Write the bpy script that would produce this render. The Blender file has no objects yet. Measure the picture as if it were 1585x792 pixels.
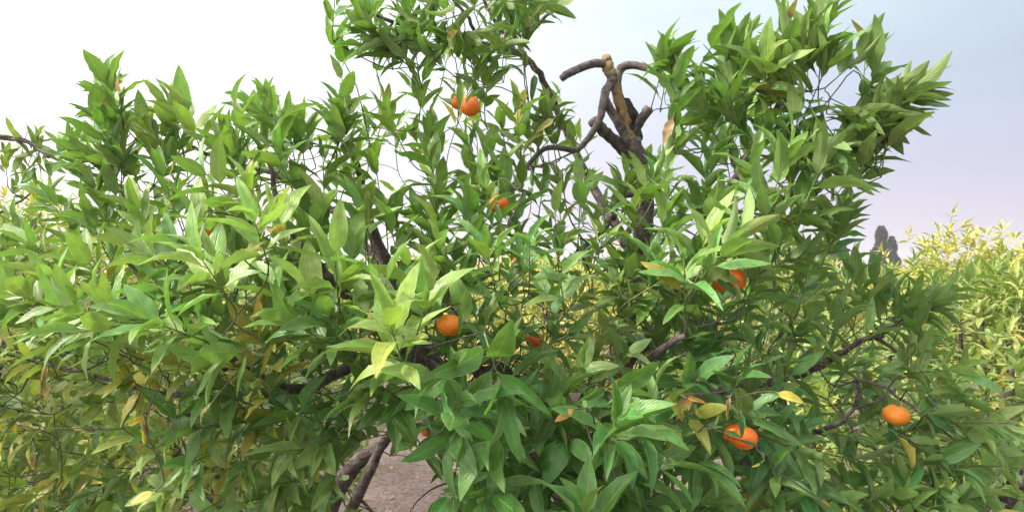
import bpy, bmesh, math, random
import numpy as np
from mathutils import Vector, Matrix

random.seed(11)
rng = np.random.default_rng(11)
scene = bpy.context.scene
C = scene.collection
R = math.radians

# ------------------------------------------------------------------ camera
EYE = np.array([0.0, 0.0, 1.6])
FPX = 1244.0                       # focal length in pixels of the 1585 px wide photograph
PITCH = R(2.0)
cam_d = bpy.data.cameras.new('camera')
cam_d.sensor_width = 36.0
cam_d.lens = 36.0 * FPX / 1585.0
cam_d.clip_start = 0.05
cam_d.clip_end = 6000.0
cam = bpy.data.objects.new('camera', cam_d)
C.objects.link(cam)
cam.location = EYE
cam.rotation_euler = (R(90) + PITCH, 0, 0)
scene.camera = cam

# ------------------------------------------------------------------ sky and sun
SUN_EL, SUN_AZ = R(40), R(-100)     # azimuth measured clockwise from +Y (the view direction)
sun_dir = Vector((math.cos(SUN_EL) * math.sin(SUN_AZ), math.cos(SUN_EL) * math.cos(SUN_AZ), math.sin(SUN_EL)))
world = bpy.data.worlds.new('World')
scene.world = world
world.use_nodes = True
wt = world.node_tree
wt.nodes.clear()


def N(tree, typ, **kw):
    n = tree.nodes.new(typ)
    for k, v in kw.items():
        if k.startswith('in_'):
            n.inputs[k[3:]].default_value = v
        else:
            setattr(n, k, v)
    return n


def L(tree, a, b):
    tree.links.new(a, b)


def math_node(tree, op, a, b=None, clamp=False):
    n = tree.nodes.new('ShaderNodeMath')
    n.operation = op
    n.use_clamp = clamp
    for i, v in enumerate((a, b)):
        if v is None:
            continue
        if isinstance(v, (int, float)):
            n.inputs[i].default_value = v
        else:
            tree.links.new(v, n.inputs[i])
    return n.outputs[0]


def mix_color(tree, fac, a, b, blend='MIX'):
    n = tree.nodes.new('ShaderNodeMix')
    n.data_type = 'RGBA'
    n.blend_type = blend
    for idx, v in ((0, fac), (6, a), (7, b)):
        if isinstance(v, (int, float)):
            n.inputs[idx].default_value = v
        elif isinstance(v, tuple):
            n.inputs[idx].default_value = v if len(v) == 4 else (*v, 1)
        else:
            tree.links.new(v, n.inputs[idx])
    return n.outputs[2]


def ramp(tree, fac, stops, interp='LINEAR'):
    n = tree.nodes.new('ShaderNodeValToRGB')
    n.color_ramp.interpolation = interp
    el = n.color_ramp.elements
    while len(el) < len(stops):
        el.new(0.5)
    for e, (p, c) in zip(el, stops):
        e.position = p
        e.color = c if len(c) == 4 else (*c, 1)
    if fac is not None:
        tree.links.new(fac, n.inputs[0])
    return n.outputs[0]


sky = N(wt, 'ShaderNodeTexSky', sky_type='NISHITA', sun_disc=False, sun_elevation=SUN_EL,
        sun_rotation=SUN_AZ, air_density=1.0, dust_density=4.0, ozone_density=1.0)
tc = N(wt, 'ShaderNodeTexCoord')
sep = N(wt, 'ShaderNodeSeparateXYZ')
L(wt, tc.outputs['Generated'], sep.inputs[0])
elev = math_node(wt, 'MAXIMUM', sep.outputs['Z'], 0.0)
# thin high cloud: pale, a little pink close to the horizon, brighter round the sun
veil = ramp(wt, elev, [(0.0, (3.8, 3.2, 4.8)), (0.10, (3.5, 3.2, 5.0)), (0.20, (3.2, 3.9, 5.5)), (0.34, (3.5, 5.0, 5.8)), (1.0, (3.6, 5.0, 5.8))])
dotn = N(wt, 'ShaderNodeVectorMath', operation='DOT_PRODUCT')
L(wt, tc.outputs['Generated'], dotn.inputs[0])
dotn.inputs[1].default_value = sun_dir
glow = math_node(wt, 'POWER', math_node(wt, 'MULTIPLY', math_node(wt, 'ADD', dotn.outputs['Value'], 1.0), 0.5, True), 3.2)
veil = mix_color(wt, glow, veil, (40.0, 38.5, 35.0))
noi = N(wt, 'ShaderNodeTexNoise')
noi.inputs['Scale'].default_value = 2.2
noi.inputs['Detail'].default_value = 5.0
mp = N(wt, 'ShaderNodeMapping')
mp.inputs['Scale'].default_value = (1, 1, 3.0)
L(wt, tc.outputs['Generated'], mp.inputs[0])
L(wt, mp.outputs[0], noi.inputs['Vector'])
cover = ramp(wt, noi.outputs['Fac'], [(0.30, (0.62,) * 3), (0.72, (0.97,) * 3)])
final = mix_color(wt, cover, sky.outputs[0], veil)
bg = N(wt, 'ShaderNodeBackground')
bg.inputs['Strength'].default_value = 0.10
L(wt, final, bg.inputs['Color'])
wo = N(wt, 'ShaderNodeOutputWorld')
L(wt, bg.outputs[0], wo.inputs['Surface'])

sun_d = bpy.data.lights.new('sun', 'SUN')
sun_d.energy = 5.0
sun_d.angle = R(9)
sun_d.color = (1.0, 0.93, 0.80)
sun = bpy.data.objects.new('sun', sun_d)
C.objects.link(sun)
sun.rotation_euler = sun_dir.to_track_quat('Z', 'Y').to_euler()
sun.location = (-6, 2, 9)

vs = scene.view_settings
vs.view_transform = 'Standard'
vs.look = 'None'
vs.exposure = 0.48
vs.gamma = 1.0
vs.use_curve_mapping = False
scene.cycles.max_bounces = 8
scene.cycles.transparent_max_bounces = 8

# ------------------------------------------------------------------ projection helpers
FW = np.array([0, math.cos(PITCH), math.sin(PITCH)])
UP = np.array([0, -math.sin(PITCH), math.cos(PITCH)])
RT = np.array([1.0, 0, 0])


def P(px, py, d):
    """world point standing d metres in front of the eye, seen at photograph pixel px, py"""
    return EYE + d * (FW + RT * (px - 792.5) / FPX + UP * (396 - py) / FPX)


def proj(pts):
    v = np.asarray(pts) - EYE
    d = v @ FW
    ds = np.where(np.abs(d) < 1e-6, 1e-6, d)
    return 792.5 + FPX * (v @ RT) / ds, 396 - FPX * (v @ UP) / ds, d


def nrm(v):
    v = np.asarray(v, float)
    return v / (np.linalg.norm(v) + 1e-12)


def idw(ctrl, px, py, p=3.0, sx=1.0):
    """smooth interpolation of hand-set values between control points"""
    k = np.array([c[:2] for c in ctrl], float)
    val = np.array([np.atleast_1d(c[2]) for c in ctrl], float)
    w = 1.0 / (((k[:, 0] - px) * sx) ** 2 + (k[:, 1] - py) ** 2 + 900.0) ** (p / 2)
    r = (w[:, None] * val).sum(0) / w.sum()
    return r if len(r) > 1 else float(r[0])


def tag(o, label=None, cat=None, group=None, kind=None):
    if label: o['label'] = label
    if cat: o['category'] = cat
    if group: o['group'] = group
    if kind: o['kind'] = kind
    return o


def empty(name, loc, label=None, cat=None, group=None):
    o = bpy.data.objects.new(name, None)
    o.empty_display_size = 0.2
    C.objects.link(o)
    o.location = loc
    return tag(o, label, cat, group)


def link_mesh(name, me, mat, parent=None):
    o = bpy.data.objects.new(name, me)
    if mat and not me.materials:
        me.materials.append(mat)
    C.objects.link(o)
    if parent is not None:
        o.parent = parent
        o.matrix_parent_inverse = Matrix.Translation(-Vector(parent.location))
    return o


def pymesh(name, verts, faces, uvs=None, cols=None, smooth=True):
    """mesh from numpy arrays; faces (n,3) or (n,4)"""
    verts = np.asarray(verts, np.float32)
    faces = np.asarray(faces, np.int32)
    k = faces.shape[1]
    me = bpy.data.meshes.new(name)
    me.vertices.add(len(verts))
    me.vertices.foreach_set('co', verts.ravel())
    me.loops.add(faces.size)
    me.loops.foreach_set('vertex_index', faces.ravel())
    me.polygons.add(len(faces))
    me.polygons.foreach_set('loop_start', np.arange(0, faces.size, k, dtype=np.int32))
    try:
        me.polygons.foreach_set('loop_total', np.full(len(faces), k, np.int32))
    except Exception:
        pass
    if smooth:
        me.polygons.foreach_set('use_smooth', np.ones(len(faces), bool))
    if uvs is not None:
        uvl = me.uv_layers.new(name='UVMap')
        uvl.data.foreach_set('uv', np.asarray(uvs, np.float32)[faces.ravel()].ravel())
    if cols is not None:
        a = me.attributes.new('tint', 'FLOAT_COLOR', 'POINT')
        c4 = np.ones((len(verts), 4), np.float32)
        c4[:, :3] = cols
        a.data.foreach_set('color', c4.ravel())
    me.update(calc_edges=True)
    return me


# ------------------------------------------------------------------ materials
def new_mat(name):
    m = bpy.data.materials.new(name)
    m.use_nodes = True
    m.node_tree.nodes.clear()
    return m, m.node_tree


def leaf_material(name, source, fine=True):
    """two-sided leaf; colour from the object ('object') or from the mesh ('mesh')"""
    m, t = new_mat(name)
    if source == 'object':
        col = N(t, 'ShaderNodeObjectInfo').outputs['Color']
    else:
        col = N(t, 'ShaderNodeAttribute', attribute_name='tint').outputs['Color']
    geo = N(t, 'ShaderNodeNewGeometry')
    nz = N(t, 'ShaderNodeTexNoise')
    nz.inputs['Scale'].default_value = 55.0
    nz.inputs['Detail'].default_value = 3.0
    L(t, geo.outputs['Position'], nz.inputs['Vector'])
    mott = ramp(t, nz.outputs['Fac'], [(0.28, (0.74,) * 3), (0.72, (1.24,) * 3)])
    col = mix_color(t, 1.0, col, mott, 'MULTIPLY')
    bsdf = N(t, 'ShaderNodeBsdfPrincipled')
    if fine:
        uv = N(t, 'ShaderNodeUVMap')
        su = N(t, 'ShaderNodeSeparateXYZ')
        L(t, uv.outputs[0], su.inputs[0])
        au = math_node(t, 'ABSOLUTE', math_node(t, 'SUBTRACT', su.outputs[0], 0.5))   # 0 midrib .. 0.5 margin
        rib = ramp(t, au, [(0.0, (1,) * 3), (0.022, (0.75,) * 3), (0.05, (0,) * 3)])
        edge = ramp(t, au, [(0.43, (0,) * 3), (0.5, (1,) * 3)])
        ph = math_node(t, 'SUBTRACT', math_node(t, 'MULTIPLY', su.outputs[1], 62.0), math_node(t, 'MULTIPLY', au, 46.0))
        vein = math_node(t, 'POWER', math_node(t, 'ABSOLUTE', math_node(t, 'SINE', math_node(t, 'MULTIPLY', ph, 0.5))), 7.0)
        pale = mix_color(t, 1.0, mix_color(t, 0.55, col, (0.30, 0.36, 0.10)), (1.25, 1.25, 1.1), 'MULTIPLY')
        col = mix_color(t, math_node(t, 'MULTIPLY', rib, 0.62), col, pale)
        col = mix_color(t, math_node(t, 'MULTIPLY', edge, 0.62), col, pale)
        col = mix_color(t, math_node(t, 'MULTIPLY', vein, 0.15), col, pale)
        bump = N(t, 'ShaderNodeBump')
        bump.inputs['Strength'].default_value = 0.6
        bump.inputs['Distance'].default_value = 0.0018
        h = math_node(t, 'SUBTRACT', math_node(t, 'MULTIPLY', nz.outputs['Fac'], 0.6),
                      math_node(t, 'ADD', math_node(t, 'MULTIPLY', vein, 0.32), rib))
        L(t, h, bump.inputs['Height'])
        L(t, bump.outputs[0], bsdf.inputs['Normal'])
    # the underside of a citrus leaf is paler and duller
    under = mix_color(t, 0.45, col, (0.20, 0.25, 0.10))
    face_col = mix_color(t, geo.outputs['Backfacing'], col, under)
    L(t, face_col, bsdf.inputs['Base Color'])
    rough = math_node(t, 'ADD', math_node(t, 'MULTIPLY', geo.outputs['Backfacing'], 0.22), 0.34)
    L(t, rough, bsdf.inputs['Roughness'])
    bsdf.inputs['Specular IOR Level'].default_value = 0.45
    tr = N(t, 'ShaderNodeBsdfTranslucent')
    tcol = mix_color(t, 1.0, mix_color(t, 0.25, col, (0.24, 0.40, 0.03)), (1.7, 2.0, 1.2), 'MULTIPLY')
    L(t, tcol, tr.inputs['Color'])
    ms = N(t, 'ShaderNodeMixShader')
    ms.inputs[0].default_value = 0.20
    L(t, bsdf.outputs[0], ms.inputs[1])
    L(t, tr.outputs[0], ms.inputs[2])
    o = N(t, 'ShaderNodeOutputMaterial')
    L(t, ms.outputs[0], o.inputs['Surface'])
    return m


def bark_material(name, c0, c1, c2, scale=40.0, patch=0.62, bump_d=0.004):
    m, t = new_mat(name)
    tcd = N(t, 'ShaderNodeNewGeometry')
    n1 = N(t, 'ShaderNodeTexNoise')
    n1.inputs['Scale'].default_value = scale
    n1.inputs['Detail'].default_value = 6.0
    n1.inputs['Roughness'].default_value = 0.65
    L(t, tcd.outputs['Position'], n1.inputs['Vector'])
    n2 = N(t, 'ShaderNodeTexNoise')
    n2.inputs['Scale'].default_value = scale * 0.35
    n2.inputs['Detail'].default_value = 4.0
    L(t, tcd.outputs['Position'], n2.inputs['Vector'])
    base = ramp(t, n1.outputs['Fac'], [(0.32, c0), (0.66, c1)])
    pf = ramp(t, n2.outputs['Fac'], [(patch - 0.06, (0,) * 3), (patch + 0.05, (1,) * 3)])
    col = mix_color(t, math_node(t, 'MULTIPLY', pf, 0.8), base, c2)
    b = N(t, 'ShaderNodeBsdfPrincipled')
    L(t, col, b.inputs['Base Color'])
    b.inputs['Roughness'].default_value = 0.85
    bp = N(t, 'ShaderNodeBump')
    bp.inputs['Strength'].default_value = 0.9
    bp.inputs['Distance'].default_value = bump_d
    L(t, n1.outputs['Fac'], bp.inputs['Height'])
    L(t, bp.outputs[0], b.inputs['Normal'])
    o = N(t, 'ShaderNodeOutputMaterial')
    L(t, b.outputs[0], o.inputs['Surface'])
    return m


def twig_material():
    m, t = new_mat('twig_bark')
    a = N(t, 'ShaderNodeAttribute', attribute_name='tint')
    g = N(t, 'ShaderNodeNewGeometry')
    n1 = N(t, 'ShaderNodeTexNoise')
    n1.inputs['Scale'].default_value = 130.0
    L(t, g.outputs['Position'], n1.inputs['Vector'])
    k = ramp(t, n1.outputs['Fac'], [(0.3, (0.65,) * 3), (0.7, (1.35,) * 3)])
    b = N(t, 'ShaderNodeBsdfPrincipled')
    L(t, mix_color(t, 1.0, a.outputs['Color'], k, 'MULTIPLY'), b.inputs['Base Color'])
    b.inputs['Roughness'].default_value = 0.75
    o = N(t, 'ShaderNodeOutputMaterial')
    L(t, b.outputs[0], o.inputs['Surface'])
    return m


def peel_material():
    m, t = new_mat('orange_peel')
    tco = N(t, 'ShaderNodeTexCoord')
    info = N(t, 'ShaderNodeObjectInfo')
    v = N(t, 'ShaderNodeTexVoronoi')
    v.inputs['Scale'].default_value = 520.0
    L(t, tco.outputs['Object'], v.inputs['Vector'])
    n = N(t, 'ShaderNodeTexNoise')
    n.inputs['Scale'].default_value = 38.0
    n.inputs['Detail'].default_value = 4.0
    L(t, tco.outputs['Object'], n.inputs['Vector'])
    tone = ramp(t, n.outputs['Fac'], [(0.3, (0.80, 0.80, 0.75)), (0.7, (1.15, 1.2, 1.25))])
    col = mix_color(t, 1.0, info.outputs['Color'], tone, 'MULTIPLY')
    b = N(t, 'ShaderNodeBsdfPrincipled')
    L(t, col, b.inputs['Base Color'])
    b.inputs['Roughness'].default_value = 0.40
    b.inputs['Subsurface Weight'].default_value = 0.12
    b.inputs['Subsurface Radius'].default_value = (0.01, 0.004, 0.001)
    bp = N(t, 'ShaderNodeBump')
    bp.inputs['Strength'].default_value = 0.35
    bp.inputs['Distance'].default_value = 0.0008
    L(t, v.outputs['Distance'], bp.inputs['Height'])
    L(t, bp.outputs[0], b.inputs['Normal'])
    o = N(t, 'ShaderNodeOutputMaterial')
    L(t, b.outputs[0], o.inputs['Surface'])
    return m


def flat_material(name, c, rough=0.8):
    m, t = new_mat(name)
    g = N(t, 'ShaderNodeNewGeometry')
    n = N(t, 'ShaderNodeTexNoise')
    n.inputs['Scale'].default_value = 90.0
    n.inputs['Detail'].default_value = 4.0
    L(t, g.outputs['Position'], n.inputs['Vector'])
    k = ramp(t, n.outputs['Fac'], [(0.3, (0.7,) * 3), (0.7, (1.3,) * 3)])
    b = N(t, 'ShaderNodeBsdfPrincipled')
    L(t, mix_color(t, 1.0, (*c, 1), k, 'MULTIPLY'), b.inputs['Base Color'])
    b.inputs['Roughness'].default_value = rough
    o = N(t, 'ShaderNodeOutputMaterial')
    L(t, b.outputs[0], o.inputs['Surface'])
    return m


def ground_material():
    m, t = new_mat('dry_soil')
    g = N(t, 'ShaderNodeNewGeometry')
    n1 = N(t, 'ShaderNodeTexNoise'); n1.inputs['Scale'].default_value = 1.3; n1.inputs['Detail'].default_value = 8.0
    n2 = N(t, 'ShaderNodeTexNoise'); n2.inputs['Scale'].default_value = 26.0; n2.inputs['Detail'].default_value = 8.0
    n3 = N(t, 'ShaderNodeTexNoise'); n3.inputs['Scale'].default_value = 0.05; n3.inputs['Detail'].default_value = 3.0
    for n in (n1, n2, n3):
        L(t, g.outputs['Position'], n.inputs['Vector'])
    a = ramp(t, n1.outputs['Fac'], [(0.3, (0.105, 0.070, 0.064)), (0.6, (0.19, 0.135, 0.122)), (0.8, (0.25, 0.185, 0.165))])
    fine = ramp(t, n2.outputs['Fac'], [(0.3, (0.55,) * 3), (0.7, (1.35,) * 3)])
    col = mix_color(t, 1.0, a, fine, 'MULTIPLY')
    weeds = ramp(t, n3.outputs['Fac'], [(0.5, (0,) * 3), (0.62, (0.6,) * 3)])
    col = mix_color(t, weeds, col, (0.13, 0.14, 0.045))
    b = N(t, 'ShaderNodeBsdfPrincipled')
    L(t, col, b.inputs['Base Color'])
    b.inputs['Roughness'].default_value = 0.95
    bp = N(t, 'ShaderNodeBump'); bp.inputs['Strength'].default_value = 1.0; bp.inputs['Distance'].default_value = 0.03
    L(t, n2.outputs['Fac'], bp.inputs['Height'])
    L(t, bp.outputs[0], b.inputs['Normal'])
    o = N(t, 'ShaderNodeOutputMaterial')
    L(t, b.outputs[0], o.inputs['Surface'])
    return m


M_LEAF = leaf_material('citrus_leaf', 'object')
M_LEAFM = leaf_material('citrus_leaf_mass', 'mesh')
M_FAR = leaf_material('citrus_leaf_far', 'mesh', fine=False)
M_BARK = bark_material('citrus_bark', (0.035, 0.026, 0.028), (0.165, 0.124, 0.127), (0.22, 0.19, 0.17), 70, 0.60, 0.010)
M_LICHEN = bark_material('lichen_bark', (0.10, 0.06, 0.03), (0.34, 0.22, 0.09), (0.30, 0.25, 0.16), 60, 0.58)
M_CHAR = bark_material('decayed_wood', (0.008, 0.007, 0.007), (0.035, 0.028, 0.026), (0.30, 0.28, 0.26), 70, 0.66, 0.012)
M_CUT = bark_material('sawn_wood', (0.14, 0.09, 0.055), (0.30, 0.21, 0.14), (0.10, 0.08, 0.07), 90, 0.6)
M_TWIG = twig_material()
M_PEEL = peel_material()
M_CALYX = flat_material('calyx_green', (0.13, 0.19, 0.05))
M_SOIL = ground_material()

# ------------------------------------------------------------------ setting: ground and hills
gx = np.concatenate([-np.geomspace(1100, 12, 26), np.linspace(-11, 11, 80), np.geomspace(12, 1100, 26)])
gy = np.concatenate([-np.geomspace(900, 5, 14), np.linspace(-4, 16, 90), np.geomspace(17, 1000, 30)])
X, Y = np.meshgrid(gx, gy)
Z = 0.035 * np.sin(X * 1.9 + 0.6 * np.sin(Y)) * np.sin(Y * 1.4) + rng.normal(0, 0.010, X.shape)
Z = Z * (np.hypot(X, Y) < 40) - 0.02
gv = np.stack([X.ravel(), Y.ravel(), Z.ravel()], 1)
nx_, ny_ = len(gx), len(gy)
ii = (np.arange(ny_ - 1)[:, None] * nx_ + np.arange(nx_ - 1)[None]).ravel()
gf = np.stack([ii, ii + 1, ii + nx_ + 1, ii + nx_], 1)
ground = link_mesh('ground', pymesh('ground', gv, gf), M_SOIL)
tag(ground, 'dry pinkish brown orchard soil under the trees', 'ground', kind='structure')


def hills(name, dist, base, amp, x0, x1, seed, col):
    r = np.random.default_rng(seed)
    xs = np.linspace(x0, x1, 160)
    h = base + sum(amp / (k + 1) * np.sin(xs / (x1 - x0) * (5 + 7 * k) + r.uniform(0, 6)) for k in range(5)) + r.normal(0, amp * 0.05, 160)
    prof = [(0.0, -2.0), (0.45, 0.55), (0.8, 0.93), (1.0, 1.0), (1.5, 0.4)]
    v, f = [], []
    for q, (a, s) in enumerate(prof):
        for x, hh in zip(xs, h):
            v.append((x, dist + a * 120, hh * s if s > 0 else s))
    n = len(xs)
    for q in range(len(prof) - 1):
        for i in range(n - 1):
            f.append((q * n + i, q * n + i + 1, (q + 1) * n + i + 1, (q + 1) * n + i))
    o = link_mesh(name, pymesh(name, v, f), flat_material(name + '_scrub', col, 1.0))
    return tag(o, 'low distant hill line in grey haze behind the orchard', 'hills', kind='structure')


hills('hills', 700, 19, 7, -900, 1100, 4, (0.17, 0.18, 0.19))

# ------------------------------------------------------------------ leaf shapes
def leaf_shape(stations, half, width, fold, curve, tipbend, wave, twist, seed):
    """unit leaf along +Y, upper face +Z, petiole at the origin"""
    r = np.random.default_rng(seed)
    pet = 0.09
    v, uv, f = [], [], []
    us = np.linspace(-1, 1, 2 * half + 1)
    s_list = np.linspace(0, 1, stations)
    ph = r.uniform(0, 6.28)
    bulge = r.uniform(-0.2, 0.55)
    for s in s_list:
        w = width * 0.5 * (math.sin(math.pi * min(1, s ** 0.82)) ** 0.78) * (1 - 0.22 * s) * 1.12
        if s in (0.0, 1.0):
            w = 0.006
        y = pet + (1 - pet) * s
        bend = -curve * s * s - tipbend * max(0, s - 0.6) ** 2 * 3
        tw = twist * s
        for u in us:
            a = fold * (0.35 + 0.65 * math.sin(math.pi * s) if s < 0.5 else 0.55 + 0.45 * math.sin(math.pi * s))
            x0 = u * w * math.cos(a * abs(u) ** 0.5)
            z0 = abs(u) * w * math.sin(a) - bulge * w * u * u
            z0 += wave * w * (abs(u) ** 2) * math.sin(s * 17 + ph + (1.4 if u > 0 else 0))
            x = x0 * math.cos(tw) - z0 * math.sin(tw)
            z = x0 * math.sin(tw) + z0 * math.cos(tw)
            v.append((x, y * (1 - 0.12 * curve * s), z + bend))
            uv.append((0.5 + 0.5 * u, s))
    m = 2 * half + 1
    for i in range(stations - 1):
        for j in range(2 * half):
            a, b, c, d = i * m + j, i * m + j + 1, (i + 1) * m + j + 1, (i + 1) * m + j
            f.append((a, b, c)); f.append((a, c, d))
    # petiole
    b0 = len(v)
    for y in (0.0, pet + 0.03):
        for x, z in ((-0.009, 0.004), (0.009, 0.004), (0.0, -0.012)):
            v.append((x, y, z - curve * 0.0)); uv.append((0.5, 0.0))
    for j in range(3):
        k = (j + 1) % 3
        f.append((b0 + j, b0 + k, b0 + 3 + k)); f.append((b0 + j, b0 + 3 + k, b0 + 3 + j))
    return np.array(v), np.array(f), np.array(uv)


def make_variants(n, stations, half, seed):
    r = np.random.default_rng(seed)
    out = []
    for i in range(n):
        out.append(leaf_shape(stations, half, r.uniform(0.29, 0.39), r.uniform(0.30, 1.05), r.uniform(-0.06, 0.34),
                              r.uniform(-0.15, 0.22), r.uniform(0.03, 0.20), r.uniform(-0.5, 0.5), seed * 100 + i))
    return out


VAR = make_variants(14, 8, 2, 5)
# 14, 15: dry leaves rolled up; 16: strongly folded
for i, (w, fo, cu, tb, wa, tw) in enumerate([(0.30, 1.25, 0.25, 0.7, 0.4, 1.4), (0.34, 1.15, 0.4, 0.5, 0.5, -1.2), (0.40, 1.0, 0.1, 0.2, 0.05, 0.2)]):
    VAR.append(leaf_shape(8, 2, w, fo, cu, tb, wa, tw, 900 + i))
VAR_MID = make_variants(8, 6, 1, 8)
VAR_FAR = make_variants(6, 4, 1, 9)


GAIN = np.array([1.18, 1.24, 1.15])


class Leaves:
    def __init__(self):
        self.var, self.mat, self.pos, self.col = [], [], [], []

    def add(self, var, pos, t, n, length, col, wscale=1.0):
        t = nrm(t)
        n = n - np.dot(n, t) * t
        n = nrm(n) if np.linalg.norm(n) > 1e-4 else nrm(np.cross(t, [1, 0.3, 0.2]))
        s = np.cross(t, n)
        self.var.append(var)
        self.mat.append(np.stack([s * length * wscale, t * length, n * length], 1))
        self.pos.append(np.asarray(pos, float))
        self.col.append(np.clip(np.asarray(col) * GAIN, 0.004, 0.8))

    def keep(self, mask):
        for k in ('var', 'mat', 'pos', 'col'):
            a = getattr(self, k)
            setattr(self, k, [x for x, m in zip(a, mask) if m])

    def samples(self):
        """mid, tip points, shape (n,k,3)"""
        mat = np.array(self.mat); pos = np.array(self.pos)
        loc = np.array([(0, .25, 0), (0, .5, -.02), (0, .75, -.07), (0, 1.0, -.12), (.09, .35, .04), (-.09, .35, .04), (.10, .55, .02), (-.10, .55, .02), (.06, .75, -.04), (-.06, .75, -.04)])
        return pos[:, None] + np.einsum('nij,kj->nki', mat, loc)

    def mesh(self, name, variants, idx=None):
        var = np.array(self.var); mat = np.array(self.mat); pos = np.array(self.pos); col = np.array(self.col)
        if idx is None:
            idx = np.arange(len(var))
        V, F, U, K = [], [], [], []
        off = 0
        for k in np.unique(var[idx]):
            sel = idx[var[idx] == k]
            v, f, u = variants[k]
            w = pos[sel][:, None] + np.einsum('nij,kj->nki', mat[sel], v)
            V.append(w.reshape(-1, 3))
            F.append((f[None] + (np.arange(len(sel)) * len(v))[:, None, None] + off).reshape(-1, 3))
            U.append(np.tile(u, (len(sel), 1)))
            K.append(np.repeat(col[sel], len(v), 0))
            off += len(sel) * len(v)
        return pymesh(name, np.concatenate(V), np.concatenate(F), np.concatenate(U), np.concatenate(K))


def visible_size(sets):
    """how many 5 px cells of the picture each leaf of each set is the nearest thing in"""
    allp, own = [], []
    for si, s in enumerate(sets):
        p = s.samples()
        allp.append(p.reshape(-1, 3)); own.append(np.repeat(np.arange(len(p)) + si * 10 ** 6, p.shape[1]))
    p = np.concatenate(allp); own = np.concatenate(own)
    x, y, d = proj(p)
    ok = (d > 0.3) & (x > 0) & (x < 1585) & (y > 0) & (y < 792)
    x, y, d, own = x[ok], y[ok], d[ok], own[ok]
    cell = (y // 6).astype(int) * 300 + (x // 6).astype(int)
    o = np.lexsort((d, cell))
    cell, own = cell[o], own[o]
    first = np.r_[True, cell[1:] != cell[:-1]]
    ids, cnt = np.unique(own[first], return_counts=True)
    return dict(zip(ids.tolist(), cnt.tolist()))


LEAF_MESHES = {}


def emit_leaves(tree, leaves, variants, vis, set_index, limit, mass_mat, single_mat, key):
    """the leaves that show largest become parts of their own, the rest one mass"""
    n = len(leaves.var)
    size = np.array([vis.get(i + set_index * 10 ** 6, 0) for i in range(n)], float)
    x, y, d = proj(np.array(leaves.pos))
    area = np.array([np.linalg.norm(m[:, 1]) for m in leaves.mat]) / np.maximum(d, 0.3)
    score = size + area * 2.0
    order = np.argsort(-score)
    single = [i for i in order[:limit] if size[i] > 0]
    rest = np.setdiff1d(np.arange(n), single)
    for i in single:
        k = (key, leaves.var[i])
        if k not in LEAF_MESHES:
            v, f, u = variants[leaves.var[i]]
            me = pymesh('leaf', v, f, u)
            me.materials.append(single_mat)
            LEAF_MESHES[k] = me
        o = bpy.data.objects.new('leaf', LEAF_MESHES[k])
        C.objects.link(o)
        o.parent = tree
        m = Matrix([list(leaves.mat[i][r]) + [leaves.pos[i][r] - tree.location[r]] for r in range(3)] + [[0, 0, 0, 1]])
        o.matrix_basis = m
        o.color = (*leaves.col[i], 1)
    o = link_mesh('foliage', leaves.mesh('foliage', variants, rest), mass_mat, tree)
    o['kind'] = 'stuff'
    return o


# ------------------------------------------------------------------ limbs and twigs
def catmull(pts, n):
    pts = np.asarray(pts, float)
    p = np.vstack([2 * pts[0] - pts[1], pts, 2 * pts[-1] - pts[-2]])
    out = []
    for i in range(1, len(p) - 2):
        for t in np.linspace(0, 1, n, endpoint=False):
            a, b, c, d = p[i - 1:i + 3]
            out.append(0.5 * ((2 * b) + (-a + c) * t + (2 * a - 5 * b + 4 * c - d) * t * t + (-a + 3 * b - 3 * c + d) * t ** 3))
    out.append(p[-2])
    return np.array(out)


def tube(path, rad, sides=8, rough=0.0, cap=True, seed=0):
    r = np.random.default_rng(seed)
    path = np.asarray(path, float)
    n = len(path)
    tan = np.gradient(path, axis=0)
    tan /= np.linalg.norm(tan, axis=1)[:, None] + 1e-12
    ref = np.array([0.3, 0.9, 0.2])
    V = []
    u = None
    for i in range(n):
        t = tan[i]
        u = nrm(np.cross(t, ref)) if u is None else nrm(u - np.dot(u, t) * t)
        w = np.cross(t, u)
        for k in range(sides):
            a = 2 * math.pi * k / sides
            rr = rad[i] * (1 + (r.normal(0, rough) if rough else 0))
            V.append(path[i] + (u * math.cos(a) + w * math.sin(a)) * rr)
    F = []
    for i in range(n - 1):
        for k in range(sides):
            a, b = i * sides + k, i * sides + (k + 1) % sides
            F.append((a, b, b + sides)); F.append((a, b + sides, a + sides))
    if cap:
        c0, c1 = len(V), len(V) + 1
        V.append(path[0] - tan[0] * rad[0] * 0.3); V.append(path[-1] + tan[-1] * rad[-1] * 0.3)
        for k in range(sides):
            F.append((c0, (k + 1) % sides, k))
            F.append((c1, (n - 1) * sides + k, (n - 1) * sides + (k + 1) % sides))
    return np.array(V), np.array(F)


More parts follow.
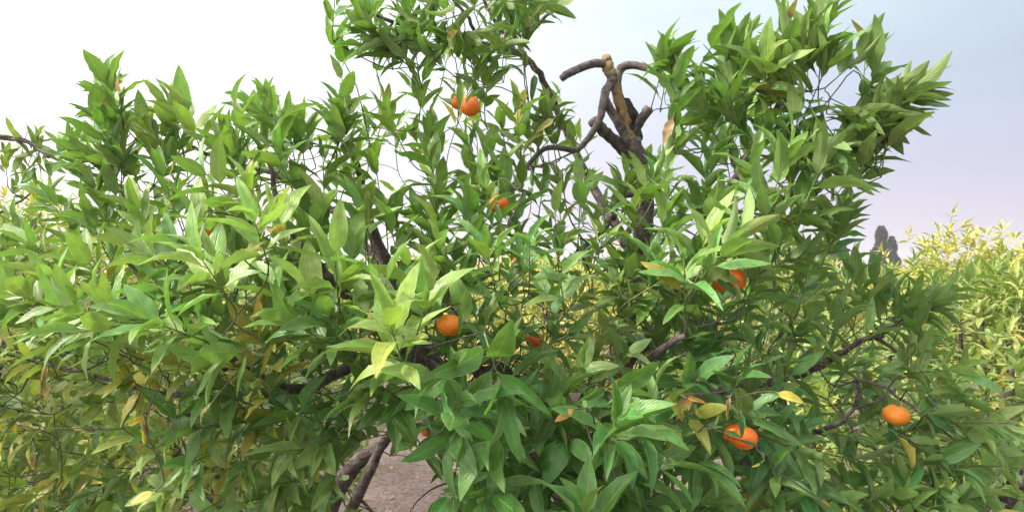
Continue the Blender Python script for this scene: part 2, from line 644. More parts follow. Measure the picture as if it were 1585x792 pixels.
class Skeleton:
    """all branch nodes of one tree; shoots are tied to the nearest node by a twig"""
    def __init__(self):
        self.p = np.zeros((0, 3)); self.r = np.zeros(0)
        self.V, self.F, self.K, self.off = [], [], [], 0
        self.clear = None

    def nodes(self, pts, rad):
        self.p = np.vstack([self.p, pts]); self.r = np.r_[self.r, rad]

    def raw(self, v, f, col):
        self.V.append(v); self.F.append(f + self.off); self.K.append(np.tile(np.asarray(col, float), (len(v), 1)) if np.ndim(col) == 1 else col)
        self.off += len(v)

    def connect(self, base, axis, r0=0.0018, sides=5):
        """grow a twig from the nearest branch node to base, arriving along axis"""
        d = self.p - base
        dist = np.linalg.norm(d, axis=1)
        cost = dist + 0.35 * np.maximum(0, d[:, 2]) + 0.5 * np.maximum(0, d @ axis)
        i = int(np.argmin(cost))
        if self.clear is not None:                    # twigs stay within the crown and leave its gaps open
            order = np.argsort(cost)[:160:2]
            tt = np.array([0.2, 0.4, 0.6, 0.8])[:, None]
            for k in order:
                if self.clear(self.p[k] + (base - self.p[k]) * tt):
                    i = int(k)
                    break
        a = self.p[i]
        L_ = dist[i]
        if L_ < 0.01:
            return
        sag = rng.normal(0, 0.05, 3) * L_
        c1 = a + (base - a) * 0.35 + np.array([0, 0, -0.04 * L_]) + sag
        c2 = base - axis * 0.35 * L_
        n = int(np.clip(L_ / 0.022, 6, 16))
        t = np.linspace(0, 1, n)[:, None]
        path = (1 - t) ** 3 * a + 3 * (1 - t) ** 2 * t * c1 + 3 * (1 - t) * t * t * c2 + t ** 3 * base
        path[1:-1] += rng.normal(0, 0.003, (n - 2, 3)) * 0.35
        ra = min(self.r[i] * 0.8, r0 + 0.011 * L_)
        rad = np.linspace(ra, r0, n)
        v, f = tube(path, rad, sides, cap=False)
        g = np.linspace(0, 1, n)
        old, new = np.array((0.055, 0.042, 0.040)), np.array((0.085, 0.10, 0.035))
        if L_ > 0.25: new = old * 1.2
        col = np.repeat(old + (new - old) * (g[:, None] ** 2), sides, 0)
        self.raw(v, f, col)
        self.nodes(path[1:-1], rad[1:-1])

    def mesh(self, name):
        return pymesh(name, np.concatenate(self.V), np.concatenate(self.F), cols=np.concatenate(self.K))


def limb(skel, pts, name, parent, mat, sides=10, rough=0.05, sub=5, seed=1, wob=0.002):
    """pts: (px, py, depth, radius in metres) in order from the base"""
    w = np.array([P(a, b, c) for a, b, c, r in pts])
    path = catmull(w, sub)
    r = np.interp(np.arange(len(path)), np.arange(len(pts)) * sub, [q[3] for q in pts])
    rr = np.random.default_rng(seed)
    path[1:-1] += rr.normal(0, wob, (len(path) - 2, 3))
    v, f = tube(path, r * (1 + rr.normal(0, 0.010, len(r))), sides, rough * 0.45, True, seed)
    o = link_mesh(name, pymesh(name, v, f), mat, parent)
    if skel is not None:
        skel.nodes(path, r)
    return o


# ------------------------------------------------------------------ the mandarin tree in front
base_pt = Vector((0.30, 2.42, 0.0))
tree = empty('mandarin_tree', base_pt, 'large leafy mandarin tree with a cut bare stub rising above its crown', 'tree')
SK = Skeleton()


def gz(px, d):  # a ground point under pixel column px at depth d
    p = P(px, 440, d); return 440 + 1.6 * FPX / d


D0 = 2.40
limb(SK, [(925, gz(925, D0) + 40, D0, .062), (930, 1080, D0, .055), (945, 860, D0, .048), (952, 700, D0, .042), (962, 560, D0, .036), (975, 470, 2.38, .032), (990, 395, 2.36, .029), (998, 330, 2.35, .027), (990, 262, 2.34, .027), (978, 215, 2.33, .027)],
     'trunk', tree, M_BARK, 12, 0.06, 6, 3)
limb(SK, [(978, 222, 2.33, .020), (966, 180, 2.32, .017), (957, 150, 2.31, .016), (949, 122, 2.31, .0165), (942, 105, 2.30, .018), (939, 88, 2.30, .013)],
     'stub', tree, M_LICHEN, 12, 0.10, 6, 7, 0.002)
limb(None, [(984, 222, 2.345, .021), (978, 195, 2.335, .026), (972, 172, 2.33, .021), (968, 153, 2.33, .011)], 'decayed_knot', tree, M_CHAR, 11, 0.22, 5, 9, .003)
limb(SK, [(944, 101, 2.30, .0135), (922, 98, 2.29, .0125), (900, 105, 2.27, .0115), (880, 114, 2.25, .0115), (869, 122, 2.24, .010)], 'cut_branch', tree, M_BARK, 9, 0.07, 5, 11, .0005)
limb(SK, [(968, 200, 2.345, .016), (960, 160, 2.34, .014), (955, 128, 2.34, .0135), (961, 106, 2.34, .0135), (978, 101, 2.33, .012), (1002, 106, 2.31, .0105), (1040, 125, 2.27, .009), (1085, 150, 2.2, .007), (1130, 150, 2.1, .005)], 'branch', tree, M_BARK, 9, 0.06, 5, 12, .0005)
limb(SK, [(950, 122, 2.30, .013), (938, 140, 2.29, .013), (934, 158, 2.28, .012), (928, 185, 2.26, .0105), (912, 212, 2.24, .009), (892, 232, 2.22, .008), (866, 229, 2.20, .0075), (842, 231, 2.18, .007), (820, 252, 2.17, .0065), (806, 278, 2.15, .006), (790, 300, 2.1, .005)], 'branch', tree, M_BARK, 8, 0.06, 5, 13, .0005)
limb(None, [(936, 152, 2.285, .012), (946, 172, 2.30, .013), (960, 196, 2.31, .014), (974, 226, 2.32, .014)], 'branch', tree, M_BARK, 8, 0.06, 5, 14, .0005)
limb(SK, [(980, 250, 2.35, .016), (955, 222, 2.33, .017), (935, 203, 2.30, .017), (917, 186, 2.27, .017)], 'cut_branch', tree, M_BARK, 9, 0.06, 5, 15, .001)
limb(SK, [(980, 205, 2.33, .014), (992, 186, 2.31, .014), (1005, 168, 2.29, .015)], 'cut_branch', tree, M_BARK, 9, 0.08, 4, 16, .001)
limb(SK, [(985, 300, 2.34, .010), (958, 306, 2.25, .008), (948, 335, 2.18, .0075), (930, 362, 2.12, .007), (905, 382, 2.06, .005), (880, 400, 2.0, .004)], 'branch', tree, M_BARK, 8, 0.06, 5, 17)
# upper limb to the top of the crown
limb(SK, [(985, 400, 2.40, .020), (935, 320, 2.48, .015), (890, 235, 2.5, .012), (858, 160, 2.45, .011), (828, 104, 2.38, .010), (800, 82, 2.32, .009), (742, 66, 2.25, .008), (690, 46, 2.2, .007), (640, 42, 2.15, .006), (560, 18, 2.05, .004)], 'branch', tree, M_BARK, 8, 0.06, 5, 18)
limb(SK, [(800, 82, 2.32, .007), (770, 40, 2.3, .006), (750, 0, 2.28, .005), (740, -50, 2.25, .004)], 'branch', tree, M_BARK, 7, 0.05, 5, 19)
limb(SK, [(742, 66, 2.25, .006), (720, 20, 2.2, .005), (680, -20, 2.15, .004)], 'branch', tree, M_BARK, 7, 0.05, 5, 20)
limb(SK, [(800, 82, 2.32, .006), (840, 30, 2.2, .005), (872, 8, 2.1, .004)], 'branch', tree, M_BARK, 7, 0.05, 5, 20)
# limbs to the left
limb(SK, [(940, 900, D0, .040), (870, 760, 2.38, .034), (770, 650, 2.32, .030), (690, 580, 2.28, .027), (640, 520, 2.26, .024), (600, 415, 2.24, .020), (575, 355, 2.22, .016), (565, 300, 2.2, .012), (548, 240, 2.15, .008)], 'branch', tree, M_BARK, 10, 0.06, 5, 21)
limb(SK, [(640, 520, 2.26, .018), (585, 478, 2.12, .015), (535, 455, 2.02, .013), (485, 400, 1.95, .011), (440, 340, 1.9, .008), (415, 250, 1.85, .005)], 'branch', tree, M_BARK, 9, 0.06, 5, 22)
limb(SK, [(600, 415, 2.24, .012), (520, 330, 2.3, .009), (420, 270, 2.3, .007), (300, 230, 2.25, .005), (200, 180, 2.2, .004)], 'branch', tree, M_BARK, 8, 0.06, 5, 23)
limb(SK, [(690, 580, 2.28, .022), (600, 540, 2.1, .018), (520, 578, 2.0, .016), (455, 602, 1.92, .013), (370, 560, 1.85, .011), (270, 480, 1.8, .007), (190, 400, 1.85, .003)], 'branch', tree, M_BARK, 9, 0.06, 5, 24)
limb(SK, [(370, 560, 1.85, .009), (280, 610, 1.85, .007), (180, 590, 1.9, .005), (60, 560, 1.95, .004)], 'branch', tree, M_BARK, 8, 0.06, 5, 25)
# second stem low on the left, with a thinner leaning one grown into its fork
limb(SK, [(430, gz(430, 2.62) + 30, 2.62, .042), (445, 1050, 2.62, .038), (480, 880, 2.62, .033), (520, 765, 2.61, .028), (541, 732, 2.6, .026), (560, 708, 2.6, .024), (592, 685, 2.6, .021), (640, 600, 2.6, .017), (700, 500, 2.6, .013), (720, 400, 2.6, .009)], 'branch', tree, M_BARK, 10, 0.06, 5, 26, .001)
limb(SK, [(470, gz(470, 2.5) + 30, 2.5, .026), (495, 960, 2.53, .022), (530, 822, 2.56, .019), (553, 768, 2.57, .018), (573, 726, 2.58, .017), (590, 688, 2.59, .016)], 'branch', tree, M_BARK, 9, 0.05, 5, 27, .001)
limb(SK, [(520, 765, 2.61, .020), (440, 700, 2.45, .014), (360, 660, 2.25, .010), (290, 640, 2.1, .007)], 'branch', tree, M_BARK, 8, 0.05, 5, 28, .001)
# low front limbs
limb(SK, [(945, 860, D0, .030), (900, 720, 2.15, .022), (850, 640, 1.95, .016), (780, 570, 1.85, .012), (740, 575, 1.78, .009), (690, 560, 1.7, .006)], 'branch', tree, M_BARK, 9, 0.06, 5, 28)
limb(SK, [(950, 760, D0, .026), (960, 700, 2.1, .018), (980, 620, 1.9, .013), (1000, 560, 1.8, .010), (1060, 520, 1.75, .007)], 'branch', tree, M_BARK, 9, 0.06, 5, 29)
# limbs to the right
limb(SK, [(962, 560, D0, .026), (1010, 520, 2.35, .022), (1060, 420, 2.3, .018), (1120, 310, 2.2, .014), (1180, 210, 2.08, .010), (1225, 130, 1.98, .007), (1270, 80, 1.92, .004)], 'branch', tree, M_BARK, 9, 0.06, 5, 30)
limb(SK, [(1060, 420, 2.3, .015), (1160, 350, 2.15, .012), (1250, 275, 2.02, .009), (1310, 225, 1.95, .007), (1370, 190, 1.9, .004)], 'branch', tree, M_BARK, 8, 0.06, 5, 31)
limb(SK, [(952, 700, D0, .030), (1030, 640, 2.36, .026), (1120, 600, 2.32, .022), (1200, 585, 2.28, .020), (1262, 568, 2.22, .014), (1300, 546, 2.15, .0095), (1335, 526, 2.1, .0075), (1368, 519, 2.06, .005)], 'branch', tree, M_BARK, 9, 0.06, 5, 32)
limb(SK, [(1352, 521, 2.08, .006), (1385, 542, 2.06, .005), (1405, 549, 2.05, .004)], 'branch', tree, M_BARK, 7, 0.06, 4, 33)
limb(SK, [(1352, 521, 2.08, .0055), (1385, 505, 2.04, .005), (1405, 482, 2.02, .004), (1412, 465, 2.0, .003)], 'branch', tree, M_BARK, 7, 0.06, 4, 34)
limb(SK, [(1200, 585, 2.28, .014), (1230, 660, 2.1, .009), (1292, 660, 1.98, .0055), (1320, 632, 1.95, .005), (1331, 600, 1.95, .005), (1322, 587, 1.95, .0045), (1355, 592, 1.93, .004), (1395, 618, 1.9, .0035), (1440, 650, 1.88, .003), (1500, 700, 1.85, .0025)], 'branch', tree, M_BARK, 7, 0.06, 5, 35, .002)
limb(SK, [(1322, 632, 1.95, .004), (1355, 622, 1.92, .0035), (1372, 612, 1.91, .003)], 'branch', tree, M_BARK, 7, 0.06, 4, 36, .001)
limb(SK, [(1030, 640, 2.36, .020), (1090, 680, 2.1, .016), (1150, 720, 1.95, .011), (1230, 760, 1.85, .007)], 'branch', tree, M_BARK, 8, 0.06, 5, 37)

# sawn ends of the cut branches
cuts = [o for o in tree.children if o.name.startswith('cut_branch')]
for own, (a, b, r) in zip(cuts, [((880, 114, 2.25), (868, 122.5, 2.2385), .0096), ((925, 194, 2.284), (916.2, 185.2, 2.269), .0166), ((997, 179, 2.302), (1006, 166.5, 2.2885), .0142)]):
    p0, p1 = P(*a), P(*b)
    ax = nrm(p1 - p0)
    v, f = tube(np.array([p1 - ax * 0.004, p1 + ax * 0.004]), np.array([r, r * 0.94]), 12, 0.05, True, 5)
    link_mesh('sawn_face', pymesh('sawn_face', v, f, smooth=False), M_CUT, own).matrix_parent_inverse = own.matrix_basis.inverted() @ Matrix.Translation(-base_pt)

# outline of the crown against the sky, as seen in the photograph
SIL = np.array([(-250, 800), (-250, 330), (0, 300), (60, 262), (85, 215), (110, 178), (140, 165), (145, 95), (190, 85), (205, 165), (228, 135), (235, 112), (280, 122), (308, 178), (345, 160),
                (385, 115), (410, 92), (428, 135), (475, 140), (520, 140), (548, 120), (570, 150), (590, 110), (612, 165), (622, 120), (590, 112), (560, 90), (520, 108), (505, 40), (495, -60),
                (930, -60), (928, 22), (868, 24), (850, 62), (832, 30), (812, 70), (820, 112), (790, 122), (835, 132), (858, 95), (880, 130), (905, 178), (925, 215), (960, 245), (1000, 225),
                (1015, 170), (1000, 128), (962, 90), (1000, 78), (1018, 45), (1055, 48), (1072, 78), (1095, 80), (1108, 24), (1168, 18), (1178, 52), (1200, 38), (1228, 5), (1255, -10), (1310, -10), (1298, 38),
                (1340, 48), (1395, 34), (1335, 115), (1355, 100), (1400, 105), (1470, 105), (1480, 145), (1430, 160), (1428, 205), (1380, 210), (1365, 250), (1360, 310), (1315, 310), (1330, 350), (1345, 380), (1440, 420),
                (1500, 430), (1470, 480), (1500, 560), (1560, 610), (1600, 680), (1640, 860), (-250, 860)], float)


def inside(px, py, poly=SIL):
    x, y = poly[:, 0], poly[:, 1]
    x2, y2 = np.roll(x, -1), np.roll(y, -1)
    c = ((y > py) != (y2 > py)) & (px < (x2 - x) * (py - y) / (y2 - y + 1e-9) + x)
    return bool(c.sum() % 2)


FRONT = [(0, 300, 2.2), (100, 250, 2.0), (60, 450, 1.55), (250, 480, 1.48), (200, 250, 1.85), (400, 300, 1.60), (500, 180, 1.85), (600, 480, 1.42), (450, 480, 1.5), (640, 220, 2.1), (600, 60, 2.0), (800, 40, 2.05), (720, 200, 1.95), (850, 260, 2.0),
         (800, 370, 1.62), (950, 470, 1.85), (900, 650, 1.45), (750, 700, 1.42), (700, 600, 1.5), (1050, 380, 1.62), (1000, 700, 1.45), (1150, 560, 1.65), (1100, 160, 1.85), (1200, 120, 1.75), (1300, 80, 1.75), (1400, 150, 1.72), (1250, 270, 1.65), (1150, 380, 1.55),
         (1250, 480, 1.8), (1420, 450, 2.0), (1350, 650, 1.8), (1500, 700, 1.75), (1200, 720, 1.6), (480, 700, 1.75), (300, 620, 1.7), (100, 680, 2.1), (300, 760, 1.7)]
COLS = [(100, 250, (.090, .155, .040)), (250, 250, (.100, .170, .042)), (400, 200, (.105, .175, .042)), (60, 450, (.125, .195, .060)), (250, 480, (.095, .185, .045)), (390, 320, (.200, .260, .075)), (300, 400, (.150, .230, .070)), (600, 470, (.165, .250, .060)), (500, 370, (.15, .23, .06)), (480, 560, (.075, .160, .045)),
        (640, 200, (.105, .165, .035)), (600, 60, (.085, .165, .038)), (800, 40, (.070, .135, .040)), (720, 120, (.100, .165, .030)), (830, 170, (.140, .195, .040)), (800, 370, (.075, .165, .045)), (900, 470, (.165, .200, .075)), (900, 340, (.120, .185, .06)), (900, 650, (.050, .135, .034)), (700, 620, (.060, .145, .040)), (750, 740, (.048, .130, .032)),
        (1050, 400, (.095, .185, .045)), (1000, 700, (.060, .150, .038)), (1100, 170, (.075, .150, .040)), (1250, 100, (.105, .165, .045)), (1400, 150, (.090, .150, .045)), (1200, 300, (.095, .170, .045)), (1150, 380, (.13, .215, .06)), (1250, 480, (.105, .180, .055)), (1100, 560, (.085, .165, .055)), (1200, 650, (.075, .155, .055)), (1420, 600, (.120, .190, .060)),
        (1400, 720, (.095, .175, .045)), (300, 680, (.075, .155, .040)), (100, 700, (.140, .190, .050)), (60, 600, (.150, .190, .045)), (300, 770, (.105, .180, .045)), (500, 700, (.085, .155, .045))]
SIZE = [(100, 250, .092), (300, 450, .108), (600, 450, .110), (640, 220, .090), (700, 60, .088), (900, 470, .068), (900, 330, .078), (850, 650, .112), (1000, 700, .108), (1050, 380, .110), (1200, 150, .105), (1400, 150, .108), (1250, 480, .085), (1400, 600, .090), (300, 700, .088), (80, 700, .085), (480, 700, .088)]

LV = Leaves()
UPW = np.array([0, 0, 1.0])
CTR = np.array([0.15, 2.5, 1.15])
shoots = []


def shoot(tip, axis, n, col, size, spread=1.0, droop=0.10, length=None, store=LV, skel=True, nvar=14):
    axis = nrm(axis)
    Ls = length or rng.uniform(0.09, 0.15)
    base = tip - axis * Ls
    if skel:
        shoots.append((base, axis, tip, len(store.var), n))
    ref = nrm(np.cross(axis, [0.31, 0.2, 0.93]))
    ref2 = np.cross(axis, ref)
    a0 = rng.uniform(0, 6.28)
    fresh = rng.random()
    for k in range(n):
        g = (k + 0.5) / n
        pos = base + axis * Ls * (0.18 + 0.82 * g)
        az = a0 + k * 2.399 + rng.normal(0, 0.2)
        th = R(np.clip((76 - 52 * g) * spread + rng.normal(0, 9), 6, 110))
        side = ref * math.cos(az) + ref2 * math.sin(az)
        t = nrm(axis * math.cos(th) + side * math.sin(th) - UPW * droop * rng.uniform(0.3, 1.5))
        nrmv = axis * 1.0 + UPW * 0.45 + rng.normal(0, 0.22, 3) - side * 0.1
        ln = size * rng.uniform(0.72, 1.18) * (1.0 - 0.28 * max(0, g - 0.75) / 0.25)
        c = np.array(col) * rng.uniform(0.82, 1.2) * (1 + 0.22 * (g - 0.45))
        c = c * np.array([1 + 0.14 * rng.normal(), 1, 1 + 0.10 * rng.normal()])
        q = rng.random()
        if q < 0.006:
            c = np.array([.34, .24, .04]) * rng.uniform(0.7, 1.1)
        elif q < 0.010:
            c = np.array([.25, .12, .045])
        store.add(int(rng.integers(0, nvar)) if rng.random() > 0.05 or nvar != 14 else 16, pos, t, nrmv, ln, c, rng.uniform(0.85, 1.12))


def axis_at(px, py, jitter=0.35, toward=None):
    """shoots point outwards and up from the crown; low ones lean out to the eye"""
    vx, vy = (px - 800) / 800.0, (600 - py) / 500.0
    low = np.clip((py - 430) / 260.0, 0, 1)
    a = RT * vx * 0.75 + UPW * (0.95 - 0.80 * low + 0.55 * max(0, vy)) - FW * (0.30 + 0.55 * low if toward is None else toward)
    return nrm(a + rng.normal(0, jitter, 3))


def shade_of(c):
    """young shoots are paler and yellower, old ones darker and bluer"""
    a = float(np.clip(rng.normal(0, 0.26), -0.5, 0.6))
    return np.asarray(c) * np.array([1 + 0.95 * a, 1 + 0.55 * a, 1 + 0.5 * a])


# shoots that shape the outline: tip of the leaf cluster in the photograph, its direction, depth
OUT = [(150, 84, 105, 2.0), (185, 100, 80, 2.02), (165, 150, 95, 1.98), (205, 190, 70, 1.95), (105, 195, 125, 1.95), (92, 225, 160, 1.92), (120, 245, 120, 1.9), (240, 118, 115, 1.95), (270, 140, 70, 1.95), (300, 185, 60, 1.98), (345, 170, 110, 1.95), (365, 190, 80, 1.9), (408, 98, 92, 1.9), (430, 150, 70, 1.88), (475, 140, 75, 1.9), (530, 132, 85, 1.92), (550, 128, 75, 1.95), (575, 140, 120, 2.0), (600, 190, 100, 2.05),
       (505, 12, 165, 1.95), (505, 45, 180, 1.95), (520, 85, 195, 1.95), (545, 60, 160, 1.98), (540, -10, 120, 1.98), (590, 10, 110, 2.0), (630, -10, 90, 2.05), (600, 60, 200, 2.05), (650, 60, 250, 2.05), (690, 10, 90, 2.1), (720, 45, 100, 2.1), (740, 20, 60, 2.1), (780, 15, 80, 2.15), (800, 60, 290, 2.1), (860, 5, 40, 2.05), (905, 12, 0, 2.05), (830, 15, 130, 2.05), (690, 95, 260, 2.0), (745, 110, 300, 2.05), (640, 110, 220, 2.0), (780, 100, 330, 2.1), (710, 80, 180, 2.05), (660, 20, 130, 2.1), (760, 50, 200, 2.1), (620, 40, 130, 2.0), (580, 95, 215, 2.0), (800, 20, 100, 2.1),
       (860, 108, 80, 2.05), (835, 140, 110, 2.05), (880, 150, 70, 2.05), (790, 150, 120, 2.05), (815, 190, 80, 2.05), (900, 200, 70, 2.05), (870, 215, 90, 2.05),
       (1022, 52, 100, 1.95), (1050, 60, 70, 1.95), (998, 84, 160, 1.95), (1060, 110, 110, 1.9), (1030, 100, 140, 1.9), (1108, 26, 125, 1.88), (1150, 22, 70, 1.88), (1130, 80, 90, 1.85), (1095, 110, 120, 1.85), (1175, 62, 100, 1.85), (1200, 50, 110, 1.82), (1236, 12, 95, 1.82), (1262, 20, 100, 1.82), (1300, 2, 62, 1.82), (1290, 50, 80, 1.8), (1335, 58, 70, 1.8), (1384, 42, 42, 1.8), (1330, 90, 50, 1.8),
       (1352, 112, 95, 1.78), (1385, 118, 80, 1.76), (1420, 118, 60, 1.76), (1458, 112, 35, 1.75), (1472, 140, 10, 1.75), (1428, 180, 0, 1.76), (1415, 205, -15, 1.78), (1368, 240, -85, 1.8), (1380, 170, 30, 1.76), (1345, 165, 80, 1.78), (1310, 140, 110, 1.78), (1345, 302, -35, 1.75), (1300, 290, -80, 1.72), (1330, 255, -30, 1.78), (1310, 335, 5, 1.72), (1300, 370, 20, 1.72), (1320, 200, 40, 1.8), (1290, 170, 60, 1.76), (1260, 110, 70, 1.78),
       (1500, 430, 40, 2.0), (1440, 420, 60, 2.0), (1410, 450, 100, 1.98), (1380, 400, 95, 2.1), (1350, 380, 95, 2.1), (1330, 395, 100, 2.1), (1480, 470, 10, 2.0), (1540, 640, -20, 1.82), (1470, 600, 20, 1.85), (1430, 690, -30, 1.85), (1580, 720, -30, 1.8), (1500, 720, -20, 1.8), (1440, 740, 60, 1.75), (1560, 770, 0, 1.75), (1390, 690, 100, 1.8), (1270, 590, 160, 1.7),
       (1430, 560, 30, 2.0), (1470, 640, 20, 1.9)]
for (px, py, ang, d) in OUT:
    a = R(ang)
    im = RT * math.cos(a) + UP * math.sin(a)
    off = 52 * 1.8 / d
    tip = P(px - math.cos(a) * off, py + math.sin(a) * off, d)
    ax = nrm(im - FW * rng.uniform(-0.1, 0.45) + rng.normal(0, 0.12, 3))
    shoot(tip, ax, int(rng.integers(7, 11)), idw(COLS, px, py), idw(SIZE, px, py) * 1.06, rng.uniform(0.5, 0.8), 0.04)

# pale new shoots standing out at the front
for (px, py, ang, d, n) in [(392, 318, 95, 1.42, 9), (600, 478, 100, 1.32, 10), (672, 432, 70, 1.34, 6), (520, 370, 85, 1.45, 8), (300, 372, 110, 1.42, 9), (200, 480, 150, 1.40, 10), (60, 470, 165, 1.42, 9), (1055, 375, 100, 1.45, 9), (1135, 365, 60, 1.45, 8), (820, 350, 90, 1.5, 9), (860, 385, 100, 1.5, 8), (960, 620, 80, 1.36, 9), (730, 590, 60, 1.34, 9), (640, 600, 200, 1.36, 8), (790, 640, -70, 1.36, 9), (900, 760, 100, 1.34, 9), (300, 560, 190, 1.45, 9), (90, 520, 190, 1.4, 8),
                              (985, 262, 95, 2.18, 8), (1020, 245, 80, 2.15, 8), (955, 262, 110, 2.15, 8), (930, 290, 100, 2.1, 8), (1010, 395, 100, 1.8, 9), (975, 400, 80, 1.85, 9), (1030, 330, 80, 2.0, 8), (960, 300, 95, 2.15, 7), (940, 420, 120, 1.8, 8), (985, 450, 70, 1.8, 8), (1040, 290, 60, 2.1, 8), (905, 300, 110, 2.1, 8),
                              (640, 300, 100, 1.95, 8), (680, 330, 80, 1.85, 8), (560, 300, 90, 1.8, 8), (660, 220, 100, 2.0, 8), (690, 270, 70, 1.95, 8), (740, 260, 110, 1.9, 8), (780, 230, 80, 1.95, 8)]:
    a = R(ang)
    tip = P(px - math.cos(a) * 25, py + math.sin(a) * 25, d)
    ax = nrm(RT * math.cos(a) * 0.8 + UP * math.sin(a) * 0.8 - FW * 0.6)
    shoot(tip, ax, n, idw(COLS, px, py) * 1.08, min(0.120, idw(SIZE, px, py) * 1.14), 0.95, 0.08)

# body of the crown: layers from the front surface to behind the trunk
SPARSE = [(600, 255, 50, .4), (470, 250, 45, .5), (600, 380, 50, .5), (880, 270, 50, .5), (760, 480, 55, .45), (610, 720, 60, .12), (640, 760, 60, .12), (570, 740, 45, .2), (1320, 540, 70, .35), (1390, 560, 80, .30), (1330, 620, 70, .3), (1320, 700, 60, .4), (1440, 520, 80, .3), (1520, 560, 90, .2), (1400, 400, 80, .2), (1340, 400, 60, .5), (700, 50, 130, .4), (850, 80, 60, .0), (1000, 150, 40, .1), (60, 700, 120, .6), (150, 330, 60, .55)]
# how deep shoots sit behind the front, and how closely they stand (pixels)
for layer, (dz0, dz1, gap) in enumerate([(0.0, 0.16, 49), (0.18, 0.42, 50), (0.45, 0.85, 60), (0.95, 1.5, 85)]):
    placed = []
    for _ in range(12000):
        px, py = rng.uniform(-180, 1620), rng.uniform(-40, 850)
        if not inside(px, py - 26):
            continue
        dens = 1.0
        for (sx, sy, sr, sv) in SPARSE:
            if (px - sx) ** 2 + (py - sy) ** 2 < sr * sr:
                dens = min(dens, sv if layer < 2 else sv * 0.8)
        if py < 250 and layer >= 2: dens *= 0.55
        if rng.random() > dens:
            continue
        g = gap * (1.0 if py > 300 else 1.05)
        if any((px - a) ** 2 + (py - b) ** 2 < g * g for a, b in placed):
            continue
        placed.append((px, py))
        d = idw(FRONT, px, py) + rng.uniform(dz0, dz1)
        low = np.clip((py - 520) / 200.0, 0, 1)
        ax = axis_at(px, py, 0.33, None if layer < 2 else rng.uniform(-0.4, 0.3))
        bx_, by_, _d = proj((P(px, py, d) - ax * 0.13)[None])
        if not inside(bx_[0], by_[0]) and by_[0] < 500:
            continue
        n = int(rng.integers(7, 11)) if layer < 2 else int(rng.integers(6, 9))
        base_c = idw(COLS, px, py)
        if px < 420 and py > 520 and rng.random() < 0.22 or rng.random() < 0.008:
            base_c = np.array([.30, .28, .06]) * rng.uniform(0.8, 1.1)      # yellow shoot; low left, sunlit spots put into the leaf colour
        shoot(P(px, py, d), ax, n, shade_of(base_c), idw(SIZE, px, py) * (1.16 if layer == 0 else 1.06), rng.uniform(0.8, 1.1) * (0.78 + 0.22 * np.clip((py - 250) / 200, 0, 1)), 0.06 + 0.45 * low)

# single leaves of another colour: px, py, angle, depth, length px, colour, shape
YEL, OCH, DRY, ORA = (.46, .36, .07), (.40, .30, .13), (.30, .17, .10), (.44, .20, .06)
for (px, py, ang, d, lp, c, k) in [(868, 112, 235, 2.0, 34, YEL, 16), (860, 182, 215, 2.0, 40, OCH, 16), (815, 135, 250, 2.0, 34, YEL, 3), (806, 165, 255, 2.0, 36, YEL, 5), (897, 170, 260, 2.0, 32, YEL, 2), (853, 62, 262, 2.02, 40, (.20, .17, .05), 1), (828, 112, 265, 2.05, 46, (.05, .10, .05), 4),
                                   (890, 632, 210, 1.36, 38, ORA, 5), (1062, 615, -12, 1.42, 34, ORA, 2), (1200, 606, -20, 1.5, 46, YEL, 6), (75, 560, 255, 1.75, 56, DRY, 14), (80, 590, 250, 1.75, 50, OCH, 15), (222, 640, 265, 1.6, 44, DRY, 14), (226, 650, 275, 1.6, 40, DRY, 15), (330, 620, 230, 1.5, 44, OCH, 15), (1132, 610, 250, 1.48, 44, DRY, 14), (1138, 625, 265, 1.48, 40, DRY, 15), (140, 470, 240, 1.5, 26, DRY, 15),
                                   (1270, 772, -30, 1.55, 30, ORA, 15), (195, 660, 30, 1.8, 40, YEL, 4), (225, 655, 270, 1.62, 34, YEL, 2), (1042, 180, 250, 1.78, 46, DRY, 3), (185, 145, 100, 1.9, 30, ORA, 16), (45, 690, 265, 1.8, 40, OCH, 14), (55, 700, 255, 1.8, 44, DRY, 15), (1178, 716, 200, 1.5, 16, YEL, 16), (560, 610, 250, 1.9, 36, OCH, 2), (1120, 640, 280, 1.5, 38, DRY, 15), (375, 388, 10, 1.45, 36, (.22, .16, .05), 5), (240, 760, 200, 1.6, 40, YEL, 5), (130, 480, 60, 1.52, 24, DRY, 14)]:
    a = R(ang)
    t = RT * math.cos(a) + UP * math.sin(a) + FW * rng.uniform(-0.35, 0.1)
    base = P(px, py, d)
    LV.add(k, base, t, -FW + UPW * 0.6 + rng.normal(0, 0.25, 3), lp * d / FPX, np.array(c))
    shoots.append((base, nrm(t), base, len(LV.var) - 1, 1))

